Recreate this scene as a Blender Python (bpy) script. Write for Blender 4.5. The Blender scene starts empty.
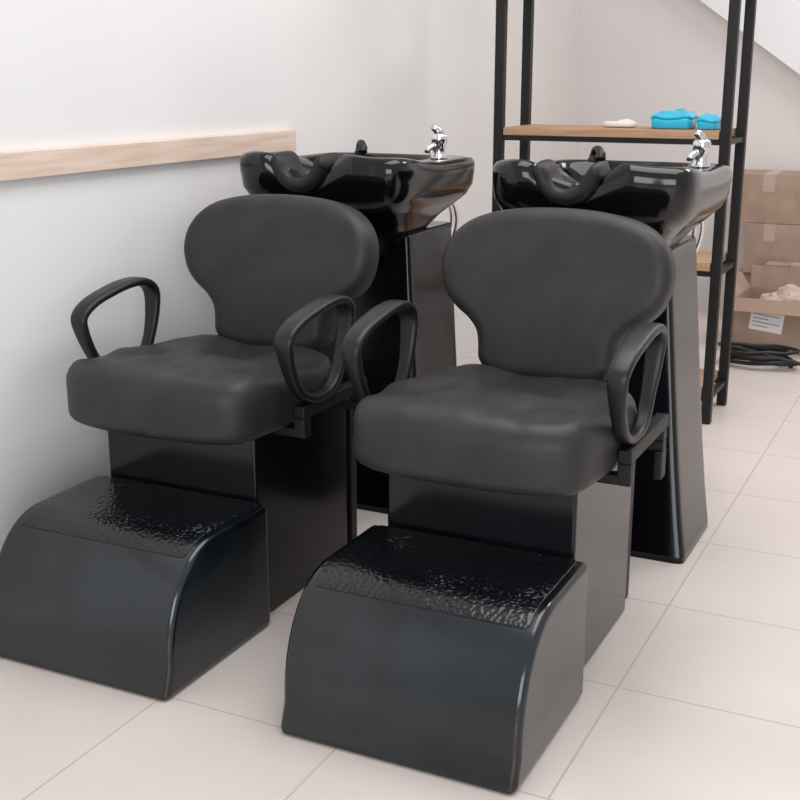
import bpy, bmesh, math, random
from mathutils import Vector, Matrix, noise
random.seed(4)
S = bpy.context.scene
C = S.collection
try:
    S.view_settings.view_transform = 'Standard'
    S.view_settings.look = 'None'
except Exception: pass

# ---------------------------------------------------------------- materials
def mat(name, col, rough=0.5, metal=0.0, spec=0.5, coat=0.0):
    m = bpy.data.materials.new(name); m.use_nodes = True
    b = m.node_tree.nodes['Principled BSDF']
    b.inputs['Base Color'].default_value = (*col, 1)
    b.inputs['Roughness'].default_value = rough
    b.inputs['Metallic'].default_value = metal
    b.inputs['Specular IOR Level'].default_value = spec
    b.inputs['Coat Weight'].default_value = coat
    b.inputs['Coat Roughness'].default_value = 0.05
    return m
def N(m, t, **kw):
    n = m.node_tree.nodes.new(t)
    for k, v in kw.items(): setattr(n, k, v)
    return n
def L(m, a, b): m.node_tree.links.new(a, b)
def coords(m, scale=(1,1,1), loc=(0,0,0)):
    tc = N(m,'ShaderNodeTexCoord'); mp = N(m,'ShaderNodeMapping')
    mp.inputs['Scale'].default_value = scale; mp.inputs['Location'].default_value = loc
    L(m, tc.outputs['Object'], mp.inputs['Vector']); return mp.outputs['Vector']
def noise_col(m, c1, c2, scale=5, detail=4, vec=None, bump=0.0, dist=0.002, p1=.35, p2=.65):
    b = m.node_tree.nodes['Principled BSDF']
    n = N(m,'ShaderNodeTexNoise'); n.inputs['Scale'].default_value = scale; n.inputs['Detail'].default_value = detail
    L(m, vec or coords(m), n.inputs['Vector'])
    r = N(m,'ShaderNodeValToRGB')
    r.color_ramp.elements[0].position = p1; r.color_ramp.elements[0].color = (*c1,1)
    r.color_ramp.elements[1].position = p2; r.color_ramp.elements[1].color = (*c2,1)
    L(m, n.outputs['Fac'], r.inputs['Fac']); L(m, r.outputs['Color'], b.inputs['Base Color'])
    if bump:
        bm_ = N(m,'ShaderNodeBump'); bm_.inputs['Strength'].default_value = bump; bm_.inputs['Distance'].default_value = dist
        L(m, n.outputs['Fac'], bm_.inputs['Height']); L(m, bm_.outputs['Normal'], b.inputs['Normal'])
    return n, r

M = {}
M['leather'] = mat('leather', (.03,.03,.032), .50, spec=.42)
noise_col(M['leather'], (.019,.0185,.020), (.029,.027,.029), 12, 5, bump=.4, dist=.004)
M['gloss'] = mat('gloss_black', (.006,.006,.008), .16, spec=.42)
noise_col(M['gloss'], (.002,.002,.003), (.005,.006,.008), 3)
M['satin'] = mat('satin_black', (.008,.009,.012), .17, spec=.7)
noise_col(M['satin'], (.002,.003,.004), (.013,.022,.032), 4.0, 6, p1=.44, p2=.74)  # blue-grey patches paint a reflected glow into the footrest colour
M['ceramic'] = mat('ceramic_black', (.003,.003,.004), .11, spec=.55)
M['plastic'] = mat('plastic_black', (.010,.0095,.010), .40, spec=.45)
M['rubber'] = mat('rubber_black', (.010,.010,.011), .48, spec=.4)
M['chrome'] = mat('chrome', (.8,.8,.82), .15, metal=1)
M['metal_black'] = mat('powder_black', (.007,.006,.007), .5, spec=.4)

m = mat('tread', (.006,.007,.009), .2, spec=.6); M['tread'] = m
b = m.node_tree.nodes['Principled BSDF']
v = coords(m)
vo = N(m,'ShaderNodeTexVoronoi'); vo.feature='SMOOTH_F1'; vo.inputs['Scale'].default_value = 130; L(m, v, vo.inputs['Vector'])
bp = N(m,'ShaderNodeBump'); bp.inputs['Strength'].default_value = .8; bp.inputs['Distance'].default_value = .0016
L(m, vo.outputs['Distance'], bp.inputs['Height']); L(m, bp.outputs['Normal'], b.inputs['Normal'])
n1 = N(m,'ShaderNodeTexNoise'); n1.inputs['Scale'].default_value = 150; n1.inputs['Detail'].default_value = 2; L(m, v, n1.inputs['Vector'])
n2 = N(m,'ShaderNodeTexNoise'); n2.inputs['Scale'].default_value = 7; L(m, v, n2.inputs['Vector'])
mu = N(m,'ShaderNodeMath', operation='MULTIPLY'); L(m, n1.outputs['Fac'], mu.inputs[0]); L(m, n2.outputs['Fac'], mu.inputs[1])
r = N(m,'ShaderNodeValToRGB'); r.color_ramp.elements[0].position=.375; r.color_ramp.elements[0].color=(.003,.004,.006,1)
r.color_ramp.elements[1].position=.47; r.color_ramp.elements[1].color=(.12,.135,.15,1)
L(m, mu.outputs[0], r.inputs['Fac']); L(m, r.outputs['Color'], b.inputs['Base Color'])

TX, TY = .405, .43
m = mat('floor_tile', (.7,.66,.62), .28); M['floor'] = m
b = m.node_tree.nodes['Principled BSDF']
v = coords(m, (1,1,1), (.556+TX*20, -2.158+TY*20, 0))
sx = N(m,'ShaderNodeSeparateXYZ'); L(m, v, sx.inputs[0])
def linemask(out, size):
    d = N(m,'ShaderNodeMath', operation='DIVIDE'); L(m, out, d.inputs[0]); d.inputs[1].default_value = size
    f = N(m,'ShaderNodeMath', operation='FRACT'); L(m, d.outputs[0], f.inputs[0])
    s = N(m,'ShaderNodeMath', operation='SUBTRACT'); L(m, f.outputs[0], s.inputs[0]); s.inputs[1].default_value=.5
    a = N(m,'ShaderNodeMath', operation='ABSOLUTE'); L(m, s.outputs[0], a.inputs[0])
    g = N(m,'ShaderNodeMath', operation='GREATER_THAN'); L(m, a.outputs[0], g.inputs[0]); g.inputs[1].default_value=.5-.0022/size
    return g.outputs[0]
g1 = linemask(sx.outputs[0], TX); g2 = linemask(sx.outputs[1], TY)
mx = N(m,'ShaderNodeMath', operation='MAXIMUM'); L(m,g1,mx.inputs[0]); L(m,g2,mx.inputs[1])
nz = N(m,'ShaderNodeTexNoise'); nz.inputs['Scale'].default_value=2.5; nz.inputs['Detail'].default_value=6; L(m, v, nz.inputs['Vector'])
r = N(m,'ShaderNodeValToRGB'); r.color_ramp.elements[0].position=.3; r.color_ramp.elements[0].color=(.70,.635,.595,1)
r.color_ramp.elements[1].position=.7; r.color_ramp.elements[1].color=(.765,.70,.66,1); L(m, nz.outputs['Fac'], r.inputs['Fac'])
mix = N(m,'ShaderNodeMix', data_type='RGBA'); L(m, mx.outputs[0], mix.inputs['Factor']); L(m, r.outputs['Color'], mix.inputs['A']); mix.inputs['B'].default_value=(.54,.47,.44,1)
L(m, mix.outputs['Result'], b.inputs['Base Color'])
rr = N(m,'ShaderNodeMath', operation='MULTIPLY_ADD'); L(m,mx.outputs[0],rr.inputs[0]); rr.inputs[1].default_value=.4; rr.inputs[2].default_value=.3
L(m, rr.outputs[0], b.inputs['Roughness'])

M['wall'] = mat('wall_paint', (.78,.79,.81), .7, spec=.3)
noise_col(M['wall'], (.825,.82,.82), (.85,.845,.85), 1.2, 2)
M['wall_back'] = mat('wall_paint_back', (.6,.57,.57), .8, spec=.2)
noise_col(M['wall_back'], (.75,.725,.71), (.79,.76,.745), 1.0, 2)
def wood(name, c1, c2, scale):
    m = mat(name, c1, .5)
    noise_col(m, c1, c2, 6, 6, vec=coords(m, scale), bump=.1, dist=.001)
    return m
M['pine'] = wood('pine', (.82,.68,.57), (.72,.55,.44), (12,.8,12))
M['shelfwood'] = wood('shelf_wood', (.52,.32,.19), (.40,.23,.13), (.8,12,12))
M['card'] = mat('cardboard', (.48,.33,.23), .85); noise_col(M['card'], (.36,.25,.19), (.44,.32,.25), 8)
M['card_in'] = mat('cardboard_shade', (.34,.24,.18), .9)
M['tape'] = mat('packing_tape', (.50,.39,.31), .35)
M['paper'] = mat('label_paper', (.85,.84,.84), .6)
M['ink'] = mat('ink', (.25,.25,.27), .7)
M['blue'] = mat('blue_plastic', (.03,.52,.78), .22)
M['cloth'] = mat('white_cloth', (.8,.78,.76), .8)
M['bag'] = mat('beige_bag', (.56,.45,.38), .7)
M['white'] = mat('white_plaster', (.86,.86,.87), .8, spec=.2)
M['cable'] = mat('cable_black', (.01,.01,.011), .5)

# ---------------------------------------------------------------- mesh helpers
def obj_from_bm(bm, name, material, parent=None, smooth=True, center=True):
    bmesh.ops.recalc_face_normals(bm, faces=bm.faces[:])
    if center and bm.verts:
        lo = Vector([min(v.co[i] for v in bm.verts) for i in range(3)])
        hi = Vector([max(v.co[i] for v in bm.verts) for i in range(3)])
        c = (lo+hi)/2
        bmesh.ops.translate(bm, verts=bm.verts[:], vec=-c)
    else: c = Vector((0,0,0))
    me = bpy.data.meshes.new(name); bm.to_mesh(me); bm.free()
    for mm in (material if isinstance(material,(list,tuple)) else [material]): me.materials.append(mm)
    if smooth:
        for p in me.polygons: p.use_smooth = True
    o = bpy.data.objects.new(name, me); C.objects.link(o)
    if parent is not None:
        o.parent = parent
        acc = Vector((0,0,0)); p = parent
        while p is not None and p.parent is not None:
            acc += p.location; p = p.parent
        o.location = c - acc
    else: o.location = c
    return o
def bevel(o, w, seg=3, angle=35):
    md = o.modifiers.new('bevel','BEVEL'); md.width=w; md.segments=seg; md.limit_method='ANGLE'; md.angle_limit=math.radians(angle)
    for p in o.data.polygons: p.use_smooth=True
    wn = o.modifiers.new('wn','WEIGHTED_NORMAL'); wn.keep_sharp=True
    return o
def add_box(bm, x0,x1,y0,y1,z0,z1, mi=0, rot=None):
    vs=[bm.verts.new((x,y,z)) for z in (z0,z1) for y in (y0,y1) for x in (x0,x1)]
    if rot:
        ang, axis = rot; c=Vector(((x0+x1)/2,(y0+y1)/2,(z0+z1)/2)); R=Matrix.Rotation(ang,3,axis)
        for v in vs: v.co = R@(v.co-c)+c
    for f in ((0,1,3,2),(4,6,7,5),(0,4,5,1),(2,3,7,6),(0,2,6,4),(1,5,7,3)):
        fc=bm.faces.new([vs[i] for i in f]); fc.material_index=mi
    return vs
def loft(bm, rings, cap0=True, cap1=True, closed=True):
    R=[[bm.verts.new(p) for p in r] for r in rings]
    n=len(R[0])
    for a,b_ in zip(R,R[1:]):
        for i in range(n if closed else n-1):
            j=(i+1)%n
            bm.faces.new((a[i],a[j],b_[j],b_[i]))
    if cap0: bm.faces.new(R[0][::-1])
    if cap1: bm.faces.new(R[-1])
    return R
def catmull(pts, k=8, closed=True):
    P=[Vector(p) for p in pts]; n=len(P); out=[]
    segs = n if closed else n-1
    for i in range(segs):
        if closed: p0,p1,p2,p3=P[(i-1)%n],P[i],P[(i+1)%n],P[(i+2)%n]
        else: p0,p1,p2,p3=P[max(i-1,0)],P[i],P[i+1],P[min(i+2,n-1)]
        for j in range(k):
            t=j/k
            out.append(.5*((2*p1)+(-p0+p2)*t+(2*p0-5*p1+4*p2-p3)*t*t+(-p0+3*p1-3*p2+p3)*t**3))
    if not closed: out.append(P[-1])
    return out
def tube(bm, pts, r, seg=10, closed=False):
    n=len(pts); rings=[]
    up=Vector((0,0,1)); prev=None
    for i,p in enumerate(pts):
        if closed: t=(pts[(i+1)%n]-pts[i-1]).normalized()
        else: t=(pts[min(i+1,n-1)]-pts[max(i-1,0)]).normalized()
        if prev is None:
            a = t.cross(up)
            if a.length<.1: a=t.cross(Vector((1,0,0)))
        else: a = prev - t*prev.dot(t)
        a.normalize(); prev=a; b_=t.cross(a)
        rr = r[i] if isinstance(r,(list,tuple)) else r
        rings.append([p+(a*math.cos(q)+b_*math.sin(q))*rr for q in [2*math.pi*k/seg for k in range(seg)]])
    loft(bm, rings)
def resample(pts, n):
    P=pts+[pts[0]]; d=[0]
    for a,b_ in zip(P,P[1:]): d.append(d[-1]+(b_-a).length)
    out=[]; j=0
    for i in range(n):
        t=d[-1]*i/n
        while d[j+1]<t: j+=1
        f=(t-d[j])/max(d[j+1]-d[j],1e-9); out.append(P[j].lerp(P[j+1],f))
    return out
def cushion(bm, outline, th, rad, mapf, crown=.01, cen=(0,0), under_r=None):
    n=len(outline); nor=[]
    for i in range(n):
        t=(outline[(i+1)%n]-outline[i-1]).normalized(); nor.append(Vector((t.y,-t.x)))
    ur = under_r if under_r is not None else rad
    prof=[]
    for k in range(0,5):
        a=math.pi/2*k/4; prof.append((ur*(1-math.sin(a)), ur*(1-math.cos(a))))
    for k in range(0,6):
        a=math.pi/2*k/5; prof.append((rad*(1-math.cos(a)), th-rad+rad*math.sin(a)))
    rings=[]
    for ins,w in prof:
        rings.append([(outline[i]-nor[i]*ins, w) for i in range(n)])
    top=rings[-1]; bot=rings[0]; c=Vector(cen)
    def shrink(base, w, ks, cr):
        return [[(c+(p-c)*k, w+cr*(1-k*k)) for p,_ in base] for k in ks]
    allr = shrink(bot, 0, (.3,.7), 0) + rings + shrink(top, th, (.95,.88,.8,.7,.6,.5,.4,.3,.2,.1), crown)
    return loft(bm, [[Vector(mapf(p.x,p.y,w)) for p,w in r] for r in allr], True, True)
def superrect(hx, hy, e, n, cx=0, cy=0):
    out=[]
    for i in range(n):
        a=2*math.pi*i/n; c_,s_=math.cos(a),math.sin(a)
        out.append((cx+hx*math.copysign(abs(c_)**(2/e),c_), cy+hy*math.copysign(abs(s_)**(2/e),s_)))
    return out
def lathe(bm, prof, cx, cy, seg=24):
    loft(bm, [[(cx+r_*math.cos(2*math.pi*k/seg), cy+r_*math.sin(2*math.pi*k/seg), z) for k in range(seg)] for r_,z in prof])
def ss(a,b_,t):
    t=max(0,min(1,(t-a)/(b_-a))); return t*t*(3-2*t)

# ---------------------------------------------------------------- chair
OY = 2.5
def build_chair():
    root = bpy.data.objects.new('shampoo_chair', None); root.empty_display_size=.2; C.objects.link(root)
    Y=lambda y: y-OY
    # footrest body: flat top breaking into a curved, raked front
    cy,cz,ry,rz=1.895,.060,.174,.230
    def prof_pt(a): return (cy-ry*math.sin(a)**.95, cz+rz*math.cos(a)**.95 if math.cos(a)>1e-6 else cz)
    prof=[(2.098,0),(2.098,.290)]
    arc=[prof_pt(math.pi/2*k/22) for k in range(0,23)]
    prof += arc + [(1.700,0)]
    def zprof(y):
        if y>=cy: return .290
        for (ya,za),(yb,zb) in zip(arc,arc[1:]):
            if yb<=y<=ya: return za+(zb-za)*((ya-y)/max(ya-yb,1e-9))
        return cz
    bm=bmesh.new(); loft(bm, [[(x,Y(p),z) for p,z in prof] for x in (-.238,.238)])
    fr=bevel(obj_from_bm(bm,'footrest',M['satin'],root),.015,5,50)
    out=resample([Vector(p) for p in superrect(.217,.139,40,400)],150)
    def tm(u,v,w):
        y=1.949+v; z=zprof(y); e=.006
        sl=(zprof(y+e)-zprof(y-e))/(2*e); nl=math.hypot(1,sl)
        h=w-.0062
        return (u, Y(y)-sl/nl*h, z+h/nl)
    bm=bmesh.new(); cushion(bm,out,.0085,.002,tm,0)
    obj_from_bm(bm,'tread_mat',M['tread'],fr)
    # base
    bm=bmesh.new(); add_box(bm,-.205,.205,Y(2.10),Y(2.52),0,.447)
    bevel(obj_from_bm(bm,'seat_base',M['gloss'],root),.008,3)
    # seat
    pts=[(-.250,2.10),(-.228,2.005),(-.14,1.966),(0,1.955),(.14,1.966),(.228,2.005),(.250,2.10),(.258,2.22),(.250,2.34),(.205,2.44),(.12,2.50),(0,2.51),(-.12,2.50),(-.205,2.44),(-.250,2.34),(-.258,2.22)]
    out=resample([Vector((p.x,p.y)) for p in catmull([(x,Y(y),0) for x,y in pts],10)],132)
    def sm(u,v,w):
        tt=max(0,(w-.05)/.07)
        dish = -.028*math.exp(-((u/.14)**2+((v+.15)/.12)**2))
        lump = .011*noise.noise(Vector((u*9,v*9,.3)))+.005*noise.noise(Vector((u*22,v*16,1.3)))
        bulge = .004*math.sin(w/.12*math.pi)
        return (u*(1+bulge*2), v, .445+w+tt*(dish+lump+.008*math.exp(-((v+.46)/.1)**2)))
    bm=bmesh.new(); cushion(bm,out,.124,.038,sm,.014,cen=(0,Y(2.24)),under_r=.026)
    obj_from_bm(bm,'seat',M['leather'],root)
    # backrest: rounded arch with side lobes, stepping into the waist above the seat
    half=[(0,-.030),(.08,-.030),(.128,-.020),(.156,.006),(.161,.040),(.168,.072),(.190,.098),(.220,.120),(.246,.148),(.262,.186),(.266,.226),(.256,.268),(.228,.306),(.180,.334),(.10,.351),(0,.356)]
    full=half+[(-x,z) for x,z in half[-2:0:-1]]
    out=resample([Vector((p.x,p.y)) for p in catmull([(x,z,0) for x,z in full],10)],170)
    def bmap(u,v,w):
        yy = 2.476+v*.25 - .28*u*u*ss(0,.25,v)
        ff=max(0,(w-.04)/.05)
        puff=ff*(.012*(1-(u/.27)**2)*ss(-.03,.1,v)*ss(.38,.22,v) + .004*noise.noise(Vector((u*6,v*6,4.3))))
        return (u, Y(yy)-(w-.066)*.97-puff, .556+v*.98+w*.15)
    bm=bmesh.new(); cushion(bm,out,.090,.030,bmap,0,cen=(0,.17),under_r=.02)
    obj_from_bm(bm,'backrest',M['leather'],root)
    bm=bmesh.new()
    for sx_ in (-.07,.07):
        pts=catmull([(sx_,Y(2.45),.43),(sx_,Y(2.57),.435),(sx_,Y(2.62),.50),(sx_,Y(2.62),.60),(sx_,Y(2.62),.68)],6,closed=False)
        tube(bm, pts, .011, 8)
    obj_from_bm(bm,'backrest_bracket',M['metal_black'],root)
    # armrests
    arm=[(2.225,.505),(2.170,.528),(2.134,.575),(2.110,.628),(2.108,.662),(2.146,.687),(2.210,.703),(2.280,.713),(2.340,.710),(2.376,.686),(2.378,.642),(2.360,.582),(2.330,.530),(2.285,.505)]
    path=catmull([(0,Y(y),z) for y,z in arm],7)
    n=len(path); arms=[]
    for sx_ in (-1,1):
        bm=bmesh.new(); rings=[]
        for i,p in enumerate(path):
            t=(path[(i+1)%n]-path[i-1]).normalized(); nn=Vector((0,-t.z,t.y))
            tf=min(1,max(0,(p.z-.57)/.14))
            w=.015+.010*tf; th=.0102
            lean = sx_*(.270+.005*tf)
            ring=[]
            for q in range(14):
                a=2*math.pi*q/14; c_,s_=math.cos(a),math.sin(a)
                ring.append(Vector((lean+w*math.copysign(abs(c_)**.6,c_),p.y,p.z))+nn*(th*math.copysign(abs(s_)**.6,s_)))
            rings.append(ring)
        rings.append(rings[0]); loft(bm,rings,False,False); bmesh.ops.remove_doubles(bm,verts=bm.verts[:],dist=1e-6)
        arms.append(obj_from_bm(bm,'armrest',M['plastic'],root))
        bm=bmesh.new(); s=sx_
        def bx(xa,xb,*r): add_box(bm,min(s*xa,s*xb),max(s*xa,s*xb),*r)
        bx(.262,.290,Y(2.17),Y(2.47),.470,.498)
        bx(.205,.264,Y(2.17),Y(2.20),.425,.446)
        bx(.205,.290,Y(2.43),Y(2.46),.424,.446)
        bx(.262,.290,Y(2.43),Y(2.46),.446,.470)
        bx(.262,.290,Y(2.17),Y(2.20),.425,.470)
        bx(.272,.290,Y(2.425),Y(2.465),.36,.424)
        bevel(obj_from_bm(bm,'armrest_bracket',M['metal_black'],root),.003,2)
        bm=bmesh.new(); bx(.165,.190,Y(2.57),Y(2.60),0,.435); bx(.165,.190,Y(2.521),Y(2.57),.405,.435)
        bevel(obj_from_bm(bm,'support_leg',M['metal_black'],root),.003,2)
    # pedestal: narrow at top, flaring towards the floor
    rings=[]
    for t in [0,.02,.15,.3,.45,.6,.75,.9,.985,1]:
        z=.775*t; f=t**.8; hx=.268-(.268-.150)*f; y0=2.84+(2.99-2.84)*f; y1=3.155+(3.30-3.155)*f
        if t==0 or t==1: hx-=.004
        rings.append([(x,Y(y),z) for x,y in superrect(hx,(y1-y0)/2,22,96,0,(y0+y1)/2)])
    bm=bmesh.new(); loft(bm,rings)
    o=obj_from_bm(bm,'pedestal',M['gloss'],root); o.modifiers.new('wn','WEIGHTED_NORMAL')
    # basin: thick front rim, tight notch, funnel underside
    n=240; NX=-.048
    spec=[
     (.07,.07,0,3.06,.680,3,0,0),(.100,.100,0,3.055,.692,3,0,0),(.120,.125,0,3.05,.728,3.2,0,0),(.140,.150,0,3.05,.770,3.6,0,0),(.175,.192,0,3.043,.812,4.2,.1,0),
     (.212,.238,0,3.028,.845,5.2,.3,0),(.236,.262,0,3.018,.869,6.5,.5,.1),(.246,.273,0,3.012,.898,9,.8,.4),(.250,.278,0,3.01,.935,9,1,.8),(.250,.278,0,3.01,.957,9,1,1),
     (.243,.271,0,3.012,.969,9,1,1),(.230,.257,-.004,3.013,.973,8,1,1),(.190,.160,NX+.020,3.088,.973,5,1,.8),
     (.172,.145,NX+.012,3.094,.964,4,.9,.5),(.160,.135,NX+.008,3.095,.93,3.6,.8,.2),(.138,.12,NX+.008,3.095,.87,3,.3,0),(.09,.085,NX+.01,3.095,.825,2.3,0,0),(.02,.02,NX+.02,3.095,.815,2,0,0)]
    rings=[]
    for hx,hy,cx,cyy,z,e,nw,rw in spec:
        r_=[]
        for x,y in superrect(hx,hy,e,n,cx-.003,cyy):
            front=ss(3.02,2.88,y); dx=abs(x-NX)
            k=math.exp(-(dx/.062)**4)*front*nw
            lob=math.exp(-((dx-.125)/.06)**2)*front*nw
            rise=ss(3.0,2.76,y)*rw*(.75+.25*lob)
            r_.append((x,Y(y+.034*k-.020*lob),z-.072*k+.032*rise))
        rings.append(r_)
    bm=bmesh.new(); loft(bm,rings)
    basin=obj_from_bm(bm,'basin',M['ceramic'],root)
    # neck cushion
    bm=bmesh.new(); rings=[]
    upts=catmull([(-.082,0,.986),(-.068,0,.978),(-.053,0,.950),(-.031,0,.928),(0,0,.920),(.031,0,.928),(.053,0,.950),(.068,0,.978),(.082,0,.986)],5,closed=False)
    for i,p in enumerate(upts):
        t=(upts[min(i+1,len(upts)-1)]-upts[max(i-1,0)]).normalized(); nn=Vector((-t.z,0,t.x))
        end=min(i,len(upts)-1-i); sc=1 if end>2 else (.45,.75,.92)[end]
        ring=[]
        for q in range(16):
            a=2*math.pi*q/16; c_,s_=math.cos(a),math.sin(a)
            ring.append(Vector((p.x+NX,Y(2.780)+.058*sc*math.copysign(abs(c_)**.6,c_),p.z+.001+.002*c_))+nn*(.021*sc*math.copysign(abs(s_)**.6,s_)))
        rings.append(ring)
    loft(bm,rings); obj_from_bm(bm,'neck_cushion',M['rubber'],basin)
    # faucet
    fx,fy=.184,Y(3.12)
    bm=bmesh.new()
    lathe(bm,[(.024,.970),(.024,.979),(.019,.984),(.018,.990),(.018,1.012),(.022,1.016),(.023,1.032),(.020,1.040),(.006,1.044)],fx,fy)
    tube(bm,[Vector((fx,fy,1.002)),Vector((fx-.012,fy-.018,1.008)),Vector((fx-.019,fy-.030,1.001)),Vector((fx-.020,fy-.033,.990))],.010,10)
    fa=obj_from_bm(bm,'faucet',M['chrome'],root); fa['label']='chrome mixer tap with single lever'
    bm=bmesh.new()
    p0=Vector((fx,fy,1.040))
    tube(bm,[p0,p0+Vector((-.003,-.004,.009)),p0+Vector((-.008,-.010,.016)),p0+Vector((-.013,-.016,.020))],[.014,.012,.010,.009],10)
    obj_from_bm(bm,'lever',M['chrome'],fa)
    # hand shower resting in its holder
    hx_,hy_=-.140,Y(3.255)
    bm=bmesh.new()
    lathe(bm,[(.016,.960),(.016,.976),(.012,.980),(.012,.988)],hx_,hy_,16)
    tube(bm,catmull([(hx_,hy_,.982),(hx_+.004,hy_-.008,.998),(hx_+.016,hy_-.02,1.005),(hx_+.030,hy_-.035,.996),(hx_+.034,hy_-.045,.978)],5,closed=False),
         [.009]*12+[.011]*4+[.014]*5,12)
    obj_from_bm(bm,'hand_shower',M['plastic'],root)
    bm=bmesh.new()
    for k,(dx,dy) in enumerate(((.12,3.25),(.145,3.23))):
        pts=catmull([(dx,Y(dy),.86),(dx+.014,Y(dy+.045),.84),(dx+.012,Y(dy+.085),.78),(dx-.01,Y(dy+.095),.71),(dx-.05,Y(dy+.07),.62)],6,closed=False)
        tube(bm,pts,.006,8)
    obj_from_bm(bm,'water_hose',M['chrome'],root)['label']='braided steel water hose'
    return root

chair=build_chair()
chair.location=(-.846,OY,0)
chair['category']='salon chair'; chair['group']='shampoo chairs'
chair['label']='black leather shampoo chair with basin, standing beside the metal shelving rack'
def clone(o, parent):
    c=o.copy(); C.objects.link(c)
    if parent is not None: c.parent=parent; c.matrix_parent_inverse=o.matrix_parent_inverse.copy()
    for ch in list(o.children): clone(ch,c)
    return c
c2=clone(chair,None); c2.location=(-1.577,OY,0)
c2['label']='black leather shampoo chair with basin, standing against the white wall'
# the adjustable arms are set slightly differently on the two chairs
for ch in chair.children:
    if ch.name.split('.')[0]=='armrest' and ch.location.x<0: ch.location.x-=.014
for ch in c2.children:
    if ch.name.split('.')[0]=='armrest': ch.location.x+=.010 if ch.location.x>0 else .006
for ch in c2.children:
    if ch.name.split('.')[0]=='backrest': ch.location.x+=.010

# ---------------------------------------------------------------- room
def struct(name, mat_, boxes, bev=0):
    bm=bmesh.new()
    for b_ in boxes: add_box(bm,*b_)
    o=obj_from_bm(bm,name,mat_,None,smooth=False,center=False); o['kind']='structure'
    if bev: bevel(o,bev)
    return o
struct('floor',M['floor'],[(-2.3,3.0,-1.0,6.6,-.1,0)])
struct('wall_left',M['wall'],[(-2.2,-2.0,-1.0,5.06,0,2.8)])
struct('wall_left_recess',M['wall_back'],[(-2.3,-2.03,5.06,6.6,0,2.8)])
struct('wall_back',M['wall_back'],[(-2.03,3.0,6.4,6.6,0,2.8)])
struct('trim_1',M['pine'],[(-1.999,-1.975,-.5,3.32,.970,1.034)],.004)
x0,z0=-2.02,2.0; x1,z1=0.2,.44
bm=bmesh.new()
prof=[(x0,z0),(x1,z1),(x1,z1+.30),(x0,z0+.30)]
loft(bm,[[(x,y,z) for x,z in prof] for y in (6.30,6.399)])
o=obj_from_bm(bm,'trim_2',M['white'],smooth=False); o['kind']='structure'

# ---------------------------------------------------------------- rack
rack=bpy.data.objects.new('shelving_rack',None); C.objects.link(rack); rack.location=(-1.195,4.33,0)
rack['category']='shelf'; rack['label']='black metal shelving rack with wooden shelves standing on tile floor'
def rbox(name,matn,x0,x1,y0,y1,z0,z1,bev=.003):
    bm=bmesh.new(); add_box(bm,x0+1.195,x1+1.195,y0-4.33,y1-4.33,z0,z1)
    return bevel(obj_from_bm(bm,name,matn,rack),bev,2)
X0,X1,Y0,Y1=-1.634,-.787,4.14,4.45
for x in (X0,X1-.034):
    for y in (Y0,Y1-.034): rbox('post',M['metal_black'],x,x+.034,y,y+.034,0,2.0)
for z in (.11,.555,1.0,1.5,1.96):
    rbox('shelf',M['shelfwood'],X0+.037,X1-.037,Y0+.002,Y1-.002,z-.010,z+.018)
    bm=bmesh.new()
    for a in ((X0+.034,X1-.034,Y0+.004,Y0+.022),(X0+.034,X1-.034,Y1-.022,Y1-.004),(X0+.006,X0+.030,Y0+.034,Y1-.034),(X1-.030,X1-.006,Y0+.034,Y1-.034)):
        add_box(bm,a[0]+1.195,a[1]+1.195,a[2]-4.33,a[3]-4.33,z-.028,z-.011)
    obj_from_bm(bm,'frame_rail',M['metal_black'],rack,smooth=False)

# blue containers, lumpy soft plastic
def container(name,x,y,z,hx,hy,h,lab,rot,seed):
    root=bpy.data.objects.new(name,None); C.objects.link(root); root.location=(x,y,z); root.rotation_euler=(0,0,rot)
    root['label']=lab; root['category']='container'
    def ring(s,zz,e=5):
        out=[]
        for a,b_ in superrect(hx*s,hy*s,e,72):
            k=1+.07*noise.noise(Vector((a*28,b_*28,seed)))
            out.append((a*k,b_*k,zz+(zz/h)*.014*noise.noise(Vector((a*24,b_*24,seed+3)))))
        return out
    bm=bmesh.new(); loft(bm,[ring(s,zz) for s,zz in [(.90,0),(.94,.004),(.97,h*.5),(.96,h-.014)]])
    for v_ in bm.verts:
        if v_.co.z<.003: v_.co.z=0
    obj_from_bm(bm,'container_body',M['blue'],root)
    bm=bmesh.new(); loft(bm,[ring(s,zz) for s,zz in [(.98,h-.013),(1.02,h-.009),(.98,h-.003),(.90,h+.001),(.74,h+.002),(.55,h+.008),(.3,h+.010)]])
    obj_from_bm(bm,'lid',M['blue'],root)
container('plastic_container',-1.012,4.29,1.0195,.074,.075,.048,'bright blue plastic container on the wooden rack shelf',.06,1.0)
container('plastic_container',-.882,4.27,1.0195,.038,.065,.036,'low blue plastic container beside a bigger blue one',0,7.0)
bm=bmesh.new()
out=resample([Vector(p) for p in superrect(.06,.04,3,80)],60)
cushion(bm,out,.020,.009,lambda u,v,w:(u,v,w+(.006*math.sin(u*60)*math.cos(v*50) if w>.015 else 0)),.004)
o=obj_from_bm(bm,'folded_cloth',M['cloth'],center=False); o.location=(-1.21,4.30,1.0195); o['label']='small white folded cloth lying on the rack shelf'; o['category']='cloth'

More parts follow.
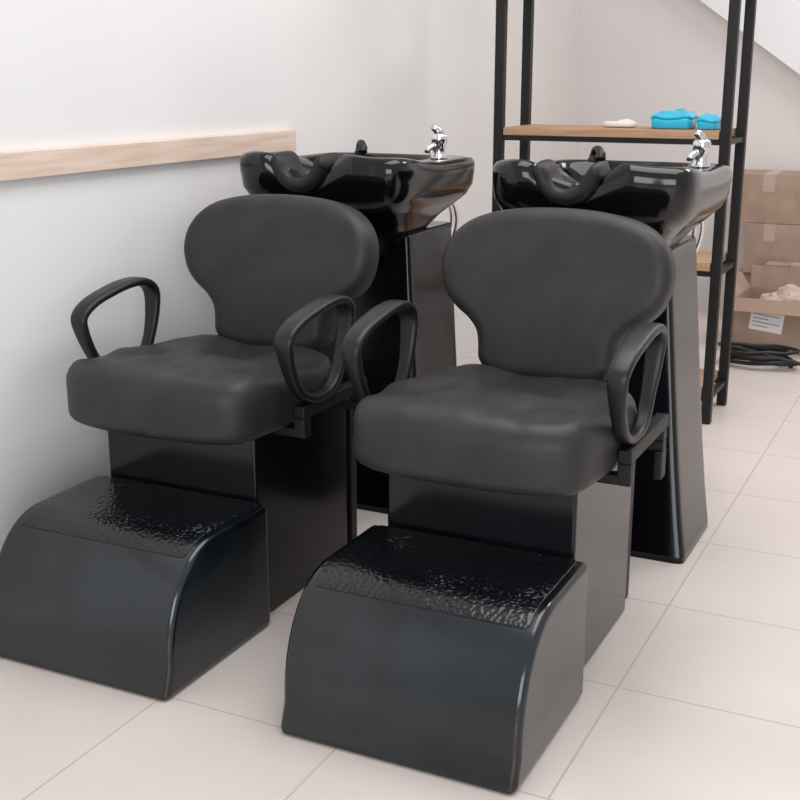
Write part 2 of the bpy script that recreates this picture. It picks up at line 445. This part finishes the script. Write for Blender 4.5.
# ---------------------------------------------------------------- boxes
def carton(x0,x1,y0,y1,z0,z1,lab,label_rect=None,flaps=False,rot=0,tape_x=0):
    bm=bmesh.new(); t=.006
    cx,cy=(x0+x1)/2,(y0+y1)/2; hx,hy,h=(x1-x0)/2,(y1-y0)/2,z1-z0
    root=bpy.data.objects.new('cardboard_box',None); C.objects.link(root); root.location=(cx,cy,z0); root.rotation_euler=(0,0,rot)
    root['label']=lab; root['category']='box'; root['group']='cardboard boxes by the wall'
    if flaps:
        for a in ((-hx,hx,-hy,-hy+t,0,h),(-hx,hx,hy-t,hy,0,h),(-hx,-hx+t,-hy,hy,0,h),(hx-t,hx,-hy,hy,0,h),(-hx,hx,-hy,hy,0,t)): add_box(bm,*a)
    else: add_box(bm,-hx,hx,-hy,hy,0,h)
    obj_from_bm(bm,'box_body',M['card'],root,smooth=False)
    if flaps:
        def flap(p,q,d):
            bm=bmesh.new(); p,q,d=Vector(p),Vector(q),Vector(d)
            nrm=(q-p).cross(d).normalized()*.003
            loft(bm,[[p,q,q+d,p+d],[p+nrm,q+nrm,q+d+nrm,p+d+nrm]])
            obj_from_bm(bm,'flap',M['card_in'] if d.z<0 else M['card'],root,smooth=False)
        flap((-hx,-hy-.001,h),(hx,-hy-.001,h),(0,-.085,-.045))
        flap((-hx,hy+.001,h),(hx,hy+.001,h),(0,.01,.10))
        flap((-hx-.001,-hy,h),(-hx-.001,hy,h),(-.05,0,.07))
        flap((hx+.001,-hy,h),(hx+.001,hy,h),(.05,0,.05))
    else:
        bm=bmesh.new(); add_box(bm,tape_x-.028,tape_x+.028,-hy-.0012,hy,h,h+.001); add_box(bm,tape_x-.028,tape_x+.028,-hy-.0012,-hy,h-.08,h+.001)
        obj_from_bm(bm,'packing_tape',M['tape'],root,smooth=False)
    if label_rect:
        a,b_,c_,d=label_rect
        bm=bmesh.new(); vs=add_box(bm,a-cx,b_-cx,-hy-.0025,-hy-.0005,c_,d,0)
        w=b_-a; hh=d-c_
        for k in range(5):
            zz=d-hh*(.16+.16*k)
            add_box(bm,a-cx+w*.08,a-cx+w*(.9 if k%2 else .55),-hy-.0032,-hy-.0025,zz-.004,zz,1)
        lo=obj_from_bm(bm,'shipping_label',[M['paper'],M['ink']],root,smooth=False); lo.rotation_euler=(0,math.radians(6),0)
    return root
carton(-.955,-.42,5.42,5.74,0,.235,'opened brown cardboard box with white shipping label on the floor',(-.880,-.735,.092,.200),flaps=True,rot=-.03)
carton(-1.06,-.34,6.03,6.36,0,.26,'brown cardboard box at the bottom of a stack',tape_x=-.2)
carton(-1.03,-.36,5.99,6.34,.2615,.50,'plain brown cardboard box in the middle of a stack',rot=-.03,tape_x=-.22)
carton(-1.12,-.42,6.04,6.35,.5025,.735,'brown cardboard box on top of a stack',rot=.03,tape_x=-.18)
carton(-.905,-.62,5.85,5.97,0,.33,'small brown cardboard box standing between bigger ones',rot=.03)
bm=bmesh.new(); bmesh.ops.create_icosphere(bm,subdivisions=4,radius=1)
for v_ in bm.verts:
    f=1+.25*noise.noise(v_.co*2.2)+.10*noise.noise(v_.co*6)
    v_.co=Vector((v_.co.x*.16*f,v_.co.y*.11*f,v_.co.z*.11*f))
o=obj_from_bm(bm,'paper_bag',M['bag'],smooth=False); o.location=(-.72,5.58,.17); o['label']='crumpled beige bag stuffed inside the opened cardboard box'; o['category']='bag'

bm=bmesh.new(); pts=[]
for i in range(40):
    a=i*.75; r_=.10+.025*math.sin(i*1.7)
    pts.append((r_*math.cos(a)*1.35, r_*math.sin(a)*.75, .010+.0018*i+.006*math.sin(i*2.1)**2))
pts.append((.30,-.05,.02)); pts.append((.42,.02,.01))
tube(bm,catmull(pts,6,closed=False),.008,8)
o=obj_from_bm(bm,'power_cable',M['cable'],center=False); o.location=(-.79,5.13,0); o['label']='coiled black power cable lying on the floor by boxes'; o['category']='cable'

# ---------------------------------------------------------------- light
w=bpy.data.worlds.new('world'); S.world=w; w.use_nodes=True
bg=w.node_tree.nodes['Background']; bg.inputs[0].default_value=(1,.98,.99,1); bg.inputs[1].default_value=.57
def area(loc,rot,sx_,sy_,power,col):
    l=bpy.data.lights.new('area_lamp','AREA'); l.shape='RECTANGLE'; l.size=sx_; l.size_y=sy_; l.energy=power; l.color=col
    o=bpy.data.objects.new('area_lamp',l); C.objects.link(o); o.location=loc; o.rotation_euler=rot; return o
area((-.5,2.6,2.75),(0,0,0),1.6,2.4,45,(1,.965,.94))
area((0.2,5.2,2.75),(0,0,0),1.0,1.0,28,(1,.95,.92))
area((.9,-1.6,1.4),(math.radians(84),0,math.radians(16)),2.4,1.8,68,(.88,.94,1))

cam=bpy.data.cameras.new('camera'); cam.lens=36*1193/800; cam.sensor_width=36; cam.clip_end=100
co=bpy.data.objects.new('camera',cam); C.objects.link(co); co.location=(0,0,1.2)
co.rotation_euler=(math.radians(90-15.24),0,math.radians(25.9)); S.camera=co
